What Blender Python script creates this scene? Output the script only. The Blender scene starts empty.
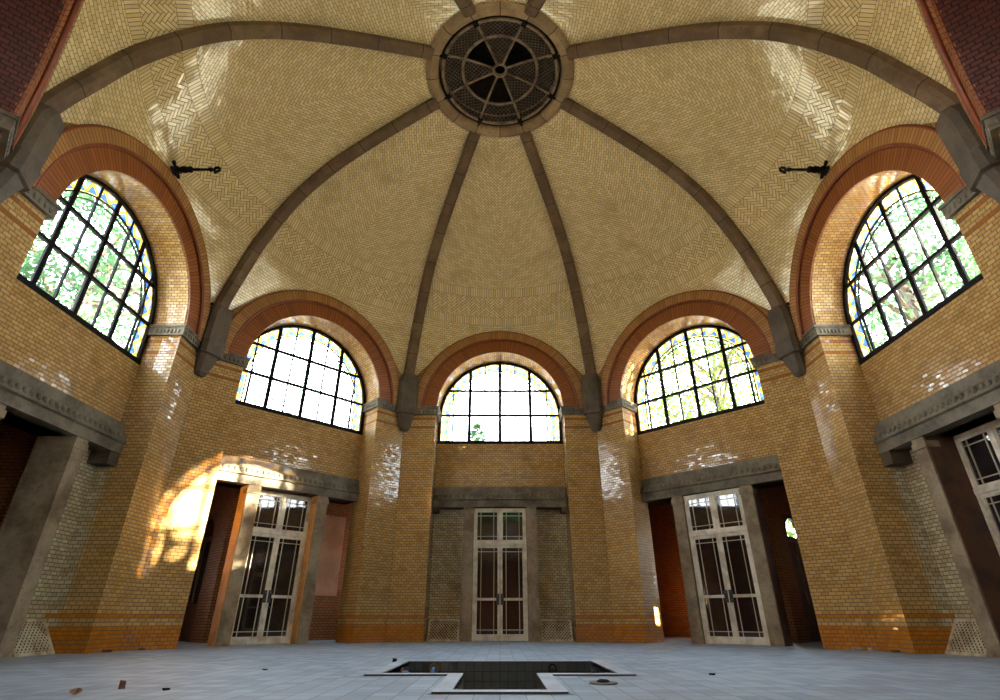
import bpy, math, random
from mathutils import Vector, Matrix
sc = bpy.context.scene
COL = sc.collection
R = math.radians
A = 6.0                               # apothem of the octagon (wall planes)
T = A*math.tan(R(22.5))               # half side
S = 1.67                              # half width of the bay recess
D = 6.60                              # plane of the recess back wall
PD = 6.75                             # plane of the lower side panels
BKS = 6.68                            # back of the wall beside the open doorways
BK = 7.02                             # back of the thick wall
ZC = 5.34                             # springing height of the arches
ZL0, ZL1 = 2.93, 3.43                 # lintel
SILL = 4.60

# ------------------------------------------------------------------ helpers
def lin(c):
    return tuple((x/255/12.92 if x/255 <= .04045 else ((x/255+.055)/1.055)**2.4) for x in c)+(1.0,)

class MB:
    def __init__(s): s.v=[]; s.f=[]; s.uv=[]; s.mi=[]; s.sm=[]
    def poly(s, pts, uv=None, m=0, smooth=False):
        i=len(s.v); s.v += [tuple(p) for p in pts]; s.f.append(tuple(range(i,i+len(pts))))
        if uv is None:
            n=Vector((0,0,0)); P=[Vector(p) for p in pts]
            for a in range(len(P)):
                p,q=P[a],P[(a+1)%len(P)]
                n+=Vector(((p.y-q.y)*(p.z+q.z),(p.z-q.z)*(p.x+q.x),(p.x-q.x)*(p.y+q.y)))
            n=n.normalized() if n.length>1e-12 else Vector((0,0,1))
            if abs(n.z)>.75: uv=[(p.x,p.y) for p in P]
            else:
                t=Vector((-n.y,n.x,0)).normalized()
                if abs(t.x)>abs(t.y) and t.x<0 or abs(t.y)>=abs(t.x) and t.y<0: t=-t
                uv=[(p.dot(t),p.z) for p in P]
        s.uv.append(uv); s.mi.append(m); s.sm.append(smooth)
    def box(s, x0,x1,y0,y1,z0,z1, m=0, mat=None):
        c=[(x0,y0,z0),(x1,y0,z0),(x1,y1,z0),(x0,y1,z0),(x0,y0,z1),(x1,y0,z1),(x1,y1,z1),(x0,y1,z1)]
        if mat is not None: c=[tuple(mat@Vector(p)) for p in c]
        for q in ((3,2,1,0),(4,5,6,7),(0,1,5,4),(1,2,6,5),(2,3,7,6),(3,0,4,7)):
            s.poly([c[i] for i in q], m=m)
    def tube(s, pts, r, n=8, m=0, cap=True):
        """tube through pts; r a number or a list"""
        P=[Vector(p) for p in pts]; rr=r if isinstance(r,(list,tuple)) else [r]*len(P)
        rings=[]; ref=None
        for i,p in enumerate(P):
            d=(P[min(i+1,len(P)-1)]-P[max(i-1,0)]).normalized()
            if ref is None: ref=Vector((0,0,1)) if abs(d.z)<.9 else Vector((1,0,0))
            a=d.cross(ref).normalized(); b=a.cross(d).normalized(); ref=b
            rings.append([p+a*math.cos(2*math.pi*j/n)*rr[i]+b*math.sin(2*math.pi*j/n)*rr[i] for j in range(n)])
        for i in range(len(P)-1):
            for j in range(n):
                k=(j+1)%n
                s.poly([rings[i][j],rings[i][k],rings[i+1][k],rings[i+1][j]],m=m,smooth=True)
        if cap:
            s.poly(rings[0][::-1],m=m); s.poly(rings[-1],m=m)
    def ring(s, c, rad, r, axis='z', n=24, k=6, m=0, a0=0, a1=360):
        full=abs(a1-a0)>=360; N=n if full else n+1
        cen=[]
        for i in range(N):
            a=R(a0+(a1-a0)*i/n); ca,sa=rad*math.cos(a),rad*math.sin(a)
            dv={'z':(ca,sa,0),'y':(ca,0,sa),'x':(0,ca,sa)}[axis]
            up=Vector({'z':(0,0,1),'y':(0,1,0),'x':(1,0,0)}[axis]); o=Vector(dv).normalized()
            p=Vector(c)+Vector(dv)
            cen.append([p+o*r*math.cos(2*math.pi*j/k)+up*r*math.sin(2*math.pi*j/k) for j in range(k)])
        for i in range(n):
            q=(i+1)%N
            for j in range(k):
                l=(j+1)%k
                s.poly([cen[i][j],cen[q][j],cen[q][l],cen[i][l]],m=m,smooth=True)
    def strip(s, A_, B_, y0, y1, m=0, closed=False):
        """frame between two (x,z) paths, from depth y0 to y1"""
        n=len(A_); L=n if closed else n-1
        for i in range(L):
            j=(i+1)%n
            a,b,c,d=A_[i],A_[j],B_[j],B_[i]
            s.poly([(a[0],y0,a[1]),(b[0],y0,b[1]),(c[0],y0,c[1]),(d[0],y0,d[1])],m=m)
            s.poly([(d[0],y1,d[1]),(c[0],y1,c[1]),(b[0],y1,b[1]),(a[0],y1,a[1])],m=m)
            s.poly([(a[0],y0,a[1]),(a[0],y1,a[1]),(b[0],y1,b[1]),(b[0],y0,b[1])],m=m)
            s.poly([(d[0],y0,d[1]),(c[0],y0,c[1]),(c[0],y1,c[1]),(d[0],y1,d[1])],m=m)
        if not closed:
            for i in (0,n-1):
                a,d=A_[i],B_[i]
                s.poly([(a[0],y0,a[1]),(d[0],y0,d[1]),(d[0],y1,d[1]),(a[0],y1,a[1])],m=m)
    def extrude_x(s, prof, x0, x1, m=0):
        """closed (y,z) profile run along x"""
        n=len(prof)
        for i in range(n):
            a,b=prof[i],prof[(i+1)%n]
            s.poly([(x0,a[0],a[1]),(x1,a[0],a[1]),(x1,b[0],b[1]),(x0,b[0],b[1])],m=m)
        s.poly([(x0,)+tuple(p) for p in prof][::-1],m=m); s.poly([(x1,)+tuple(p) for p in prof],m=m)
    def blob(s, c, rx, ry, rz, n=10, k=6, m=0, jit=0, rnd=None):
        rows=[]
        for i in range(k+1):
            t=math.pi*i/k; row=[]
            for j in range(n):
                a=2*math.pi*j/n; q=1+(rnd.uniform(-jit,jit) if rnd and 0<i<k else 0)
                row.append((c[0]+rx*q*math.sin(t)*math.cos(a),c[1]+ry*q*math.sin(t)*math.sin(a),c[2]+rz*q*math.cos(t)))
            rows.append(row)
        for i in range(k):
            for j in range(n):
                l=(j+1)%n
                if i==0: s.poly([rows[0][0],rows[1][j],rows[1][l]],m=m,smooth=True)
                elif i==k-1: s.poly([rows[i][j],rows[k][0],rows[i][l]],m=m,smooth=True)
                else: s.poly([rows[i][j],rows[i+1][j],rows[i+1][l],rows[i][l]],m=m,smooth=True)
    def build(s, name, mats, parent=None, org=(0,0,0), loc=None, rz=0):
        me=bpy.data.meshes.new(name)
        me.from_pydata([(p[0]-org[0],p[1]-org[1],p[2]-org[2]) for p in s.v],[],s.f)
        uvl=me.uv_layers.new(name='UVMap'); k=0
        for pi,p in enumerate(me.polygons):
            p.material_index=s.mi[pi]; p.use_smooth=s.sm[pi]
            for q in s.uv[pi]:
                uvl.data[k].uv=q; k+=1
        if not isinstance(mats,(list,tuple)): mats=[mats]
        for m in mats: me.materials.append(m)
        if any(s.sm):
            import bmesh
            bm=bmesh.new(); bm.from_mesh(me); bmesh.ops.remove_doubles(bm,verts=bm.verts,dist=1e-5); bm.to_mesh(me); bm.free()
        o=bpy.data.objects.new(name,me); COL.objects.link(o)
        if parent is not None: o.parent=parent
        else:
            o.location=loc if loc is not None else Vector(org)
            o.rotation_euler=(0,0,rz)
        return o

def tag(o, label=None, cat=None, group=None, kind=None):
    if label: o['label']=label
    if cat: o['category']=cat
    if group: o['group']=group
    if kind: o['kind']=kind
    return o
def rotk(k, p):
    a=k*math.pi/4; x,y,z=p
    return (x*math.cos(a)-y*math.sin(a), x*math.sin(a)+y*math.cos(a), z)
def empty(name, loc, rz=0):
    o=bpy.data.objects.new(name,None); COL.objects.link(o); o.location=loc; o.rotation_euler=(0,0,rz); o.empty_display_size=.1
    return o
def bayroot(name, k, org):            # an Empty standing at a bay-local point (x right, y outward)
    return empty(name, rotk(k,org), k*math.pi/4)
def baymesh(mb, name, mats, k, org):
    return mb.build(name, mats, None, org, rotk(k,org), k*math.pi/4)

# ------------------------------------------------------------------ node helpers
class X:
    nt=None
    def __init__(s, k): s.k=k
    def _op(s, op, *o):
        n=X.nt.nodes.new('ShaderNodeMath'); n.operation=op
        for i,q in enumerate((s,)+o):
            q=q.k if isinstance(q,X) else q
            if isinstance(q,(int,float)): n.inputs[i].default_value=q
            else: X.nt.links.new(q,n.inputs[i])
        return X(n.outputs[0])
    def __add__(s,o): return s._op('ADD',o)
    def __sub__(s,o): return s._op('SUBTRACT',o)
    def __mul__(s,o): return s._op('MULTIPLY',o)
    def __truediv__(s,o): return s._op('DIVIDE',o)
    def floor(s): return s._op('FLOOR')
    def frac(s): return s._op('FRACT')
    def abs(s): return s._op('ABSOLUTE')
    def mod(s,o): return s._op('FLOORED_MODULO',o)
    def min(s,o): return s._op('MINIMUM',o)
    def max(s,o): return s._op('MAXIMUM',o)
    def gt(s,o): return s._op('GREATER_THAN',o)
    def lt(s,o): return s._op('LESS_THAN',o)
def mixf(f,a,b): return (b-a)*f+a
def nd(t, **kw):
    n=X.nt.nodes.new(t)
    for k,v in kw.items():
        if k.startswith('i_'): n.inputs[int(k[2:])].default_value=v
        else: setattr(n,k,v)
    return n
def ln(a,b): X.nt.links.new(a.k if isinstance(a,X) else a, b)
def smooth(x,a,b):
    n=nd('ShaderNodeMapRange',interpolation_type='SMOOTHSTEP'); ln(x,n.inputs[0])
    n.inputs[1].default_value=a; n.inputs[2].default_value=b; n.inputs[3].default_value=0; n.inputs[4].default_value=1
    return X(n.outputs[0])
def mixc(f,a,b):
    n=nd('ShaderNodeMix',data_type='RGBA')
    for q,i in ((f,0),(a,6),(b,7)):
        q=q.k if isinstance(q,X) else q
        if isinstance(q,(int,float,tuple)): n.inputs[i].default_value=q
        else: X.nt.links.new(q,n.inputs[i])
    return n.outputs[2]
def newmat(name):
    m=bpy.data.materials.new(name); m.use_nodes=True; X.nt=m.node_tree
    p=m.node_tree.nodes['Principled BSDF']
    return m,p
def posnoise(scale, detail=3, rough=.55):
    g=nd('ShaderNodeNewGeometry'); n=nd('ShaderNodeTexNoise'); n.inputs['Scale'].default_value=scale
    n.inputs['Detail'].default_value=detail; n.inputs['Roughness'].default_value=rough
    ln(g.outputs['Position'],n.inputs['Vector']); return X(n.outputs[0])

def tile_mat(name, ca, cb, mode='run', w=.115, h=.0575, mort=.007, cm=(70,52,30), rough=.06, tilt=.05, bands=(), stain=.35,
             cs=(110,80,45), swap=None, scale=3):
    m,p=newmat(name)
    uv=nd('ShaderNodeUVMap'); uv.uv_map='UVMap'; sx=nd('ShaderNodeSeparateXYZ'); ln(uv.outputs[0],sx.inputs[0])
    u,v=X(sx.outputs[0]),X(sx.outputs[1])
    zrow=None
    if mode in ('run','chev','grid'):
        if mode=='chev':
            au=u.abs(); a=(au+v)*.70711; b=(v-au)*.70711
            u2,v2=a,b
        else: u2,v2=u,v
        vr=v2/h; row=vr.floor(); off=row.mod(2.0)*(.5 if mode!='grid' else 0)
        uu=u2/w+off; col=uu.floor(); fx=uu.frac(); fy=vr.frac()
        ex=fx.min(fx*-1+1)*w; ey=fy.min(fy*-1+1)*h; e=ex.min(ey)
        idx,idy=col,row; zrow=(row+.5)*h
        if mode=='chev': idx=col+u.gt(0.0)*517
    else:                                              # true herringbone, n x 1 bricks
        n=3.0; a=(u+v)*.70711/h; b=(v-u)*.70711/h
        i,j=a.floor(),b.floor(); fx,fy=a.frac(),b.frac()
        mm=(i-j).mod(2*n); hor=mm.lt(n-.5)
        kk=mm-n
        L1=mm+fx; W1=fy; id1=i-mm; jd1=j
        L2=(kk*-1+(n-1))+fy; W2=fx; id2=i+311; jd2=j-(kk*-1+(n-1))
        L=mixf(hor,L2,L1); Wd=mixf(hor,W2,W1); idx=mixf(hor,id2,id1); idy=mixf(hor,jd2,jd1)
        e=L.min(L*-1+n).min(Wd.min(Wd*-1+1))*h
    mask=smooth(e,mort*.35,mort)
    cx=nd('ShaderNodeCombineXYZ'); ln(idx,cx.inputs[0]); ln(idy,cx.inputs[1])
    wn=nd('ShaderNodeTexWhiteNoise',noise_dimensions='2D'); ln(cx.outputs[0],wn.inputs[0])
    rv=X(wn.outputs[0])
    c=mixc(rv,lin(ca),lin(cb))
    if swap:                                           # second tile colour where u is beyond a toothed edge
        edge,cc,cd=swap
        k=(u2+off*.13).lt(edge) if edge>0 else (u2*-1+off*.13).lt(-edge)
        c=mixc(k,c,mixc(rv,lin(cc),lin(cd)))
    for (z0,z1,cc,cd) in bands:
        k=zrow.gt(z0)*zrow.lt(z1)
        c=mixc(k,c,mixc(rv,lin(cc),lin(cd)))
    st=smooth(posnoise(scale),.52,.75)*stain
    c=mixc(st,c,lin(cs))
    c=mixc(mask,lin(cm),c)
    ln(c,p.inputs['Base Color'])
    g=nd('ShaderNodeNewGeometry')
    s1=nd('ShaderNodeVectorMath',operation='SUBTRACT'); ln(wn.outputs[1],s1.inputs[0]); s1.inputs[1].default_value=(.5,.5,.5)
    s2=nd('ShaderNodeVectorMath',operation='SCALE'); ln(s1.outputs[0],s2.inputs[0]); s2.inputs[3].default_value=tilt
    s3=nd('ShaderNodeVectorMath',operation='ADD'); ln(g.outputs['Normal'],s3.inputs[0]); ln(s2.outputs[0],s3.inputs[1])
    s4=nd('ShaderNodeVectorMath',operation='NORMALIZE'); ln(s3.outputs[0],s4.inputs[0])
    bp=nd('ShaderNodeBump'); bp.inputs['Strength'].default_value=.6; bp.inputs['Distance'].default_value=.004
    ln(mask,bp.inputs['Height']); ln(s4.outputs[0],bp.inputs['Normal']); ln(bp.outputs[0],p.inputs['Normal'])
    ln((mask*-1+1)*.6+rv*.08+rough,p.inputs['Roughness'])
    return m

def stone_mat(name, ca, cb, joint=0, rough=.75, bump=.5, cs=(40,36,30), green=0):
    m,p=newmat(name)
    n1=posnoise(2.2,5,.65); n2=posnoise(18,4,.6); n3=posnoise(.9,3,.5)
    c=mixc(smooth(n1,.35,.68),lin(ca),lin(cb))
    c=mixc(smooth(n2,.5,.8)*.5,c,lin(cs))
    if green: c=mixc(smooth(n3,.55,.7)*green,c,lin((92,92,48)))
    h=n2
    if joint:
        uv=nd('ShaderNodeUVMap'); sx=nd('ShaderNodeSeparateXYZ'); ln(uv.outputs[0],sx.inputs[0])
        q=X(sx.outputs[0])/joint; f=q.frac(); e=f.min(f*-1+1)*joint; k=smooth(e,.004,.012)
        wn=nd('ShaderNodeTexWhiteNoise',noise_dimensions='1D'); ln(q.floor(),wn.inputs[1])
        c=mixc(X(wn.outputs[0])*.55,c,lin((88,66,46)))
        c=mixc(k,lin((30,24,18)),c)
    ln(c,p.inputs['Base Color']); p.inputs['Roughness'].default_value=rough
    bp=nd('ShaderNodeBump'); bp.inputs['Strength'].default_value=bump; bp.inputs['Distance'].default_value=.01
    ln(h,bp.inputs['Height']); ln(bp.outputs[0],p.inputs['Normal'])
    return m
def plain(name, ca, cb=None, rough=.5, metal=0, scale=6, bump=0):
    m,p=newmat(name)
    if cb is None: p.inputs['Base Color'].default_value=lin(ca)
    else: ln(mixc(smooth(posnoise(scale,5,.6),.4,.66),lin(ca),lin(cb)),p.inputs['Base Color'])
    p.inputs['Roughness'].default_value=rough; p.inputs['Metallic'].default_value=metal
    if bump:
        bp=nd('ShaderNodeBump'); bp.inputs['Strength'].default_value=bump; bp.inputs['Distance'].default_value=.01
        ln(posnoise(scale*4),bp.inputs['Height']); ln(bp.outputs[0],p.inputs['Normal'])
    return m
def glass_mat(name, col=(1,1,1,1), refl=1.0, rough=.03, alb=(40,40,40), film=0.0):
    """thin pane: see-through plus mirror by angle, with a film of dirt"""
    m,p=newmat(name); nt=m.node_tree; out=nt.nodes['Material Output']; nt.nodes.remove(p)
    t=nd('ShaderNodeBsdfTransparent'); t.inputs[0].default_value=col
    g=nd('ShaderNodeBsdfGlossy'); g.inputs['Roughness'].default_value=rough
    d=nd('ShaderNodeBsdfDiffuse'); d.inputs[0].default_value=lin(alb)
    gg=nd('ShaderNodeNewGeometry'); dt=nd('ShaderNodeVectorMath',operation='DOT_PRODUCT'); ln(gg.outputs['Normal'],dt.inputs[0]); ln(gg.outputs['Incoming'],dt.inputs[1])
    q=X(dt.outputs['Value']).abs()*-1+1; q2=q*q; fr=q2*q2*q*.93+.07
    m1=nd('ShaderNodeMixShader'); m1.inputs[0].default_value=film; ln(t.outputs[0],m1.inputs[1]); ln(d.outputs[0],m1.inputs[2])
    m2=nd('ShaderNodeMixShader'); ln(fr*refl,m2.inputs[0]); ln(m1.outputs[0],m2.inputs[1]); ln(g.outputs[0],m2.inputs[2])
    ln(m2.outputs[0],out.inputs[0]); return m
def stained_mat(name):
    m,p=newmat(name); nt=m.node_tree; out=nt.nodes['Material Output']; nt.nodes.remove(p)
    uv=nd('ShaderNodeUVMap'); sx=nd('ShaderNodeSeparateXYZ'); ln(uv.outputs[0],sx.inputs[0])
    u,v=X(sx.outputs[0]),X(sx.outputs[1])              # u along (m), v across 0..1
    tri=((u/.26).frac()*2-1).abs()                     # zigzag
    vv=(v-.2)/.6
    band=smooth((vv-tri).abs(),.26,.20)
    upper=vv.gt(tri)
    c=mixc(upper,(.06,.14,.62,1),(.80,.86,.92,1))
    wn=nd('ShaderNodeTexWhiteNoise',noise_dimensions='1D'); ln((u/.13).floor(),wn.inputs[1])
    c=mixc(X(wn.outputs[0]).gt(.6)*upper,c,(.16,.34,.80,1))
    c=mixc(band,c,(.88,.52,.05,1))
    c=mixc(v.lt(.16).max(v.gt(.86)),c,(.82,.62,.18,1))
    lead=smooth((v-.16).abs(),.03,.015).max(smooth((v-.86).abs(),.03,.015)).max(smooth(((vv-tri).abs()-.26).abs(),.06,.02))
    c=mixc(lead,c,(.02,.02,.02,1))
    hs=nd('ShaderNodeMix',data_type='RGBA',blend_type='MULTIPLY'); hs.inputs[0].default_value=1; ln(c,hs.inputs[6]); hs.inputs[7].default_value=(.30,.30,.30,1)
    t=nd('ShaderNodeBsdfTransparent'); ln(hs.outputs[2],t.inputs[0])
    tr=nd('ShaderNodeBsdfTranslucent'); ln(c,tr.inputs[0])
    ms=nd('ShaderNodeMixShader'); ms.inputs[0].default_value=.3; ln(t.outputs[0],ms.inputs[1]); ln(tr.outputs[0],ms.inputs[2])
    ln(ms.outputs[0],out.inputs[0]); return m
def leaf_mat(name, a, b):
    m,p=newmat(name); nt=m.node_tree; out=nt.nodes['Material Output']; nt.nodes.remove(p)
    c=mixc(smooth(posnoise(1.7,3),.35,.65),lin(a),lin(b))
    d=nd('ShaderNodeBsdfDiffuse'); ln(c,d.inputs[0]); t=nd('ShaderNodeBsdfTranslucent'); ln(c,t.inputs[0])
    ms=nd('ShaderNodeMixShader'); ms.inputs[0].default_value=.5; ln(d.outputs[0],ms.inputs[1]); ln(t.outputs[0],ms.inputs[2])
    ln(ms.outputs[0],out.inputs[0]); return m

# ------------------------------------------------------------------ materials
OR1,OR2=(188,118,34),(170,102,28)
BANDS=((-.1,.345,OR1,OR2),(.46,.518,OR1,OR2),(4.83,4.89,(158,100,42),(142,88,36)),(5.06,5.12,(158,100,42),(142,88,36)))
YA,YB=(190,154,96),(168,130,72)
M_WALL=tile_mat('ochre glazed tile',YA,YB,bands=BANDS,tilt=.05)
M_BACK=tile_mat('ochre glazed tile recess',YA,YB,tilt=.05)
M_REVL=tile_mat('ochre glazed tile with pale toothing',YA,YB,bands=BANDS[:2],tilt=.05,swap=(.27,(196,184,150),(165,148,108)))
M_PALE=tile_mat('pale glazed tile',(196,184,150),(165,148,108),tilt=.05,cm=(48,38,26),stain=.6,cs=(120,92,56),scale=1.3)
DA,DB=(232,212,166),(210,188,136)
M_DRUN=tile_mat('cream vault tile courses',DA,DB,tilt=.05,mort=.006,cm=(112,94,64),stain=.3,cs=(150,125,80),scale=1.2)
M_DCHE=tile_mat('cream vault tile chevrons',DA,DB,mode='chev',w=.13,tilt=.05,mort=.006,cm=(112,94,64),stain=.3,cs=(150,125,80),scale=1.2)
M_DHER=tile_mat('cream vault tile herringbone',DA,DB,mode='herr',h=.062,tilt=.05,mort=.007,cm=(80,60,36),stain=.2,cs=(150,125,80))
M_DSOL=tile_mat('cream vault tile soldier course',DA,DB,mode='grid',w=.062,h=.2,tilt=.05,mort=.007,cm=(80,60,36),stain=.2,cs=(150,125,80))
M_ARO=tile_mat('tan arch brick',(170,124,72),(148,104,58),mode='grid',w=.068,h=1,mort=.006,cm=(70,40,20),rough=.4,tilt=.02,stain=.2)
M_ARI=tile_mat('red arch brick',(146,84,38),(126,70,30),mode='grid',w=.068,h=1,mort=.006,cm=(84,40,18),rough=.4,tilt=.02,stain=.2,cs=(96,44,20))
M_ROLL=plain('dark red roll brick',(128,58,26),(108,46,22),rough=.4)
M_SOF=tile_mat('yellow soffit brick',(200,164,98),(170,130,66),mode='run',w=.11,h=.055,tilt=.05,rough=.15,stain=.2)
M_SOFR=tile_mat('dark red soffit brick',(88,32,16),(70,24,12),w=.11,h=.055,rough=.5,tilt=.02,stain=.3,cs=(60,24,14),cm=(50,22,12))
M_RIB=stone_mat('rib sandstone',(122,98,72),(84,64,46),joint=.85,green=.4)
M_SPR=stone_mat('springer sandstone',(88,76,58),(60,50,38))
M_LINT=stone_mat('lintel sandstone',(116,108,90),(78,70,56))
M_POST=stone_mat('post sandstone',(150,134,108),(104,86,62))
M_JAMB_LIT=plain('bounce-lit jamb',(214,162,94),(184,132,70),rough=.6,scale=3)  # lit copy of the lining: sun bounce put into its colour
M_RING=stone_mat('oculus sandstone',(176,152,114),(146,122,90),joint=.55)
M_IRON=plain('dark painted iron',(18,16,18),(12,11,12),rough=.75)
M_IRON.node_tree.nodes['Principled BSDF'].inputs['Specular IOR Level'].default_value=.15
M_MESH=plain('grey iron lattice',(96,84,72),(70,60,52),rough=.55,metal=.3)
M_GRIL=plain('rusty iron hoop',(136,118,98),(96,78,62),rough=.6,metal=.2)
M_FRAME=plain('weathered white paint',(216,208,188),(178,166,142),rough=.45,scale=4)
M_MUNT=plain('pale glazing bar',(186,176,150),rough=.5)
M_VENT=plain('cream painted vent',(206,196,166),(160,136,100),rough=.5,scale=5)
M_HAND=plain('black handle',(22,20,28),rough=.35)
M_PANE=glass_mat('window glass',(.96,.98,.98,1),film=.02,alb=(150,150,140))
M_DGLS=glass_mat('door glass',(.40,.40,.42,1),refl=1.0,film=.12,alb=(74,64,64))
M_STN=stained_mat('stained glass border')
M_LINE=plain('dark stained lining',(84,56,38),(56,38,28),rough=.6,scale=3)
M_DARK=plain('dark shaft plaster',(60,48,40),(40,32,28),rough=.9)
M_SHADE=plain('sooty cavity',(24,20,17),rough=.95)  # shade as colour: vent hollows and the coping's dark front edges
M_PINK=plain('pink plaster',(222,176,138),(204,156,118),rough=.8,scale=2)
M_CORR=tile_mat('corridor brown tile',(150,92,40),(128,76,32),tilt=.03,rough=.45,cm=(50,30,16))
M_CEIL=plain('corridor ceiling',(120,100,80),(96,80,64),rough=.9)
M_WOOD=plain('brown door wood',(84,52,32),(64,38,24),rough=.5)
M_PIT=tile_mat('pit grey tile',(44,48,48),(38,42,42),mode='grid',w=.1,h=.1,cm=(44,47,47),rough=.5,tilt=.01,stain=.6,cs=(60,58,54))
M_RIM=stone_mat('pale pit coping',(170,176,186),(140,146,156),rough=.5,bump=.2,cs=(120,118,112))
M_FLOOR=tile_mat('pale floor tile',(146,158,172),(126,138,152),mode='grid',w=.17,h=.17,mort=.004,cm=(112,118,126),rough=.5,tilt=.02,stain=.45,cs=(106,108,112),scale=.9)
M_BOUNCE=plain('pale light-bouncing ground',(206,194,164),(186,172,140),rough=.95)  # unseen ground made pale to throw daylight up into the dome
M_BARK=plain('tree bark',(84,70,58),(60,50,42),rough=.9)
M_LEAF=[leaf_mat('leaf green',(84,112,76),(58,92,66)),leaf_mat('leaf yellow green',(112,118,56),(70,98,50)),leaf_mat('conifer green',(80,112,74),(58,88,60))]

# ------------------------------------------------------------------ dome profile
PROF=[(1.097,.70),(1.087,.90),(1.071,1.04),(1.038,1.17),(1.0,1.268),(.925,1.370),(.85,1.448),(.77,1.51),(.64,1.582),(.46,1.648),(.24,1.712)]
def _spline():
    pts=[Vector((r*A,z*A)) for r,z in PROF]; out=[]
    for i in range(len(pts)-1):
        p0=pts[max(i-1,0)];p1=pts[i];p2=pts[i+1];p3=pts[min(i+2,len(pts)-1)]
        for q in range(12):
            t=q/12
            out.append(.5*((2*p1)+(p2-p0)*t+(2*p0-5*p1+4*p2-p3)*t*t+(3*p1-p0-3*p2+p3)*t**3))
    out.append(pts[-1]); return out
FINE=_spline()
def r_of_z(z):
    for a,b in zip(FINE,FINE[1:]):
        if a.y<=z<=b.y: return a.x+(b.x-a.x)*(z-a.y)/(b.y-a.y)
    return FINE[0].x if z<FINE[0].y else FINE[-1].x
def z_of_r(r):
    for a,b in zip(FINE,FINE[1:]):
        if b.x<=r<=a.x: return a.y+(b.y-a.y)*(a.x-r)/(a.x-b.x)
    return FINE[0].y if r>FINE[0].x else FINE[-1].y
def s_of_z(z):
    s=0
    for a,b in zip(FINE,FINE[1:]):
        if z>=b.y: s+=(b-a).length
        else:
            if z>a.y: s+=(b-a).length*(z-a.y)/(b.y-a.y)
            break
    return s
def delta(z):
    if z<=6.2 or z>=9.6: return 0
    t=(z-6.2)/1.3 if z<7.5 else (9.6-z)/2.1
    return .17*t*t*(3-2*t)
def r_at(z,ph): return r_of_z(z)-delta(z)*(ph/R(22.5))**2
def z_wall(a):
    ph=math.atan2(a,A); rr=math.hypot(a,A); lo,hi=6.0,8.2
    for _ in range(40):
        mid=(lo+hi)/2
        if r_at(mid,ph)>rr: lo=mid
        else: hi=mid
    return lo
ZB=(7.80,7.97,8.40,8.58)               # soldier / herringbone / soldier limits
ZTOP=PROF[-1][1]*A
NC=28
COLS=[-T+2*T*i/NC for i in range(NC+1)]

BN={0:'far',1:'far_left',2:'left',3:'near_left',4:'near',-1:'far_right',-2:'right',-3:'near_right'}
WHERE={0:'the middle far bay',1:'the bay left of the middle one',2:'the left side bay',3:'the near left bay',4:'the near bay',
       -1:'the bay right of the middle one',-2:'the right side bay',-3:'the near right bay'}
BAYS=[0,1,-1,2,-2,3,-3,4]
SIDE_OPEN=(1,-1)

def arc(rad, zc=ZC, n=32, down=None):
    """(x,z) path: up the left jamb, over the arch, down the right jamb"""
    p=[(-rad*math.cos(math.pi*i/n), zc+rad*math.sin(math.pi*i/n)) for i in range(n+1)]
    if down is not None: p=[(-rad,down)]+p+[(rad,down)]
    return p

# ------------------------------------------------------------------ dome
dome=MB()
for k in BAYS:
    ang=k*math.pi/4
    for ci in range(NC):
        cols=[]
        for a in (COLS[ci],COLS[ci+1]):
            ph=math.atan2(a,A); zb=z_wall(a)
            zs=[zb+(ZB[0]-zb)*i/8 for i in range(9)]
            zs+=[ZB[0]+(ZB[1]-ZB[0])*i/2 for i in (1,2)]
            zs+=[ZB[1]+(ZB[2]-ZB[1])*i/4 for i in (1,2,3,4)]
            zs+=[ZB[2]+(ZB[3]-ZB[2])*i/2 for i in (1,2)]
            r0=r_of_z(ZB[3]); r1=FINE[-1].x
            zs+=[z_of_r(r0+(r1-r0)*i/22) for i in range(1,23)]
            zs[-1]=ZTOP
            col=[]
            for z in zs:
                r=r_at(z,ph); az=ang-ph
                col.append(((-r*math.sin(az),r*math.cos(az),z),(ph*r,s_of_z(z)),z))
            cols.append(col)
        for j in range(len(cols[0])-1):
            a,b,c,d=cols[0][j],cols[1][j],cols[1][j+1],cols[0][j+1]
            zone=0 if j<8 else 1 if j<10 else 2 if j<14 else 1 if j<16 else 3
            z0_,z1_=(ZB[0],ZB[1]) if j<10 else (ZB[2],ZB[3])
            base={0:0,1:s_of_z(z0_),2:s_of_z(ZB[1]),3:s_of_z(ZB[3])}[zone]; sc_=.2/(s_of_z(z1_)-s_of_z(z0_)) if zone==1 else 1
            f=lambda q,base:(q[1][0],(q[1][1]-base)*sc_*(.9998 if zone==1 else 1)+(.00002 if zone==1 else 0))
            dome.poly([a[0],b[0],c[0],d[0]],[f(a,base),f(b,base),f(c,base),f(d,base)],m=zone,smooth=True)
o=dome.build('ceiling',[M_DRUN,M_DSOL,M_DHER,M_DCHE])
tag(o,'domed ceiling of cream glazed tile with a herringbone band','ceiling',kind='structure')

# lantern shaft over the oculus
sh=MB(); n=48
for i in range(n):
    a,b=2*math.pi*i/n,2*math.pi*(i+1)/n
    p=lambda r,t,z:(r*math.cos(t),r*math.sin(t),z)
    sh.poly([p(1.24,a,10.3),p(1.24,b,10.3),p(1.24,b,12.6),p(1.24,a,12.6)],m=0,smooth=True)
    sh.poly([p(1.24,a,12.6),p(1.24,b,12.6),p(0.02,b,13.0),p(0.02,a,13.0)],m=0)
o=sh.build('trim_1',[M_DARK]); tag(o,'dark lantern shaft above the oculus grille','shaft',kind='structure')

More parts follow.
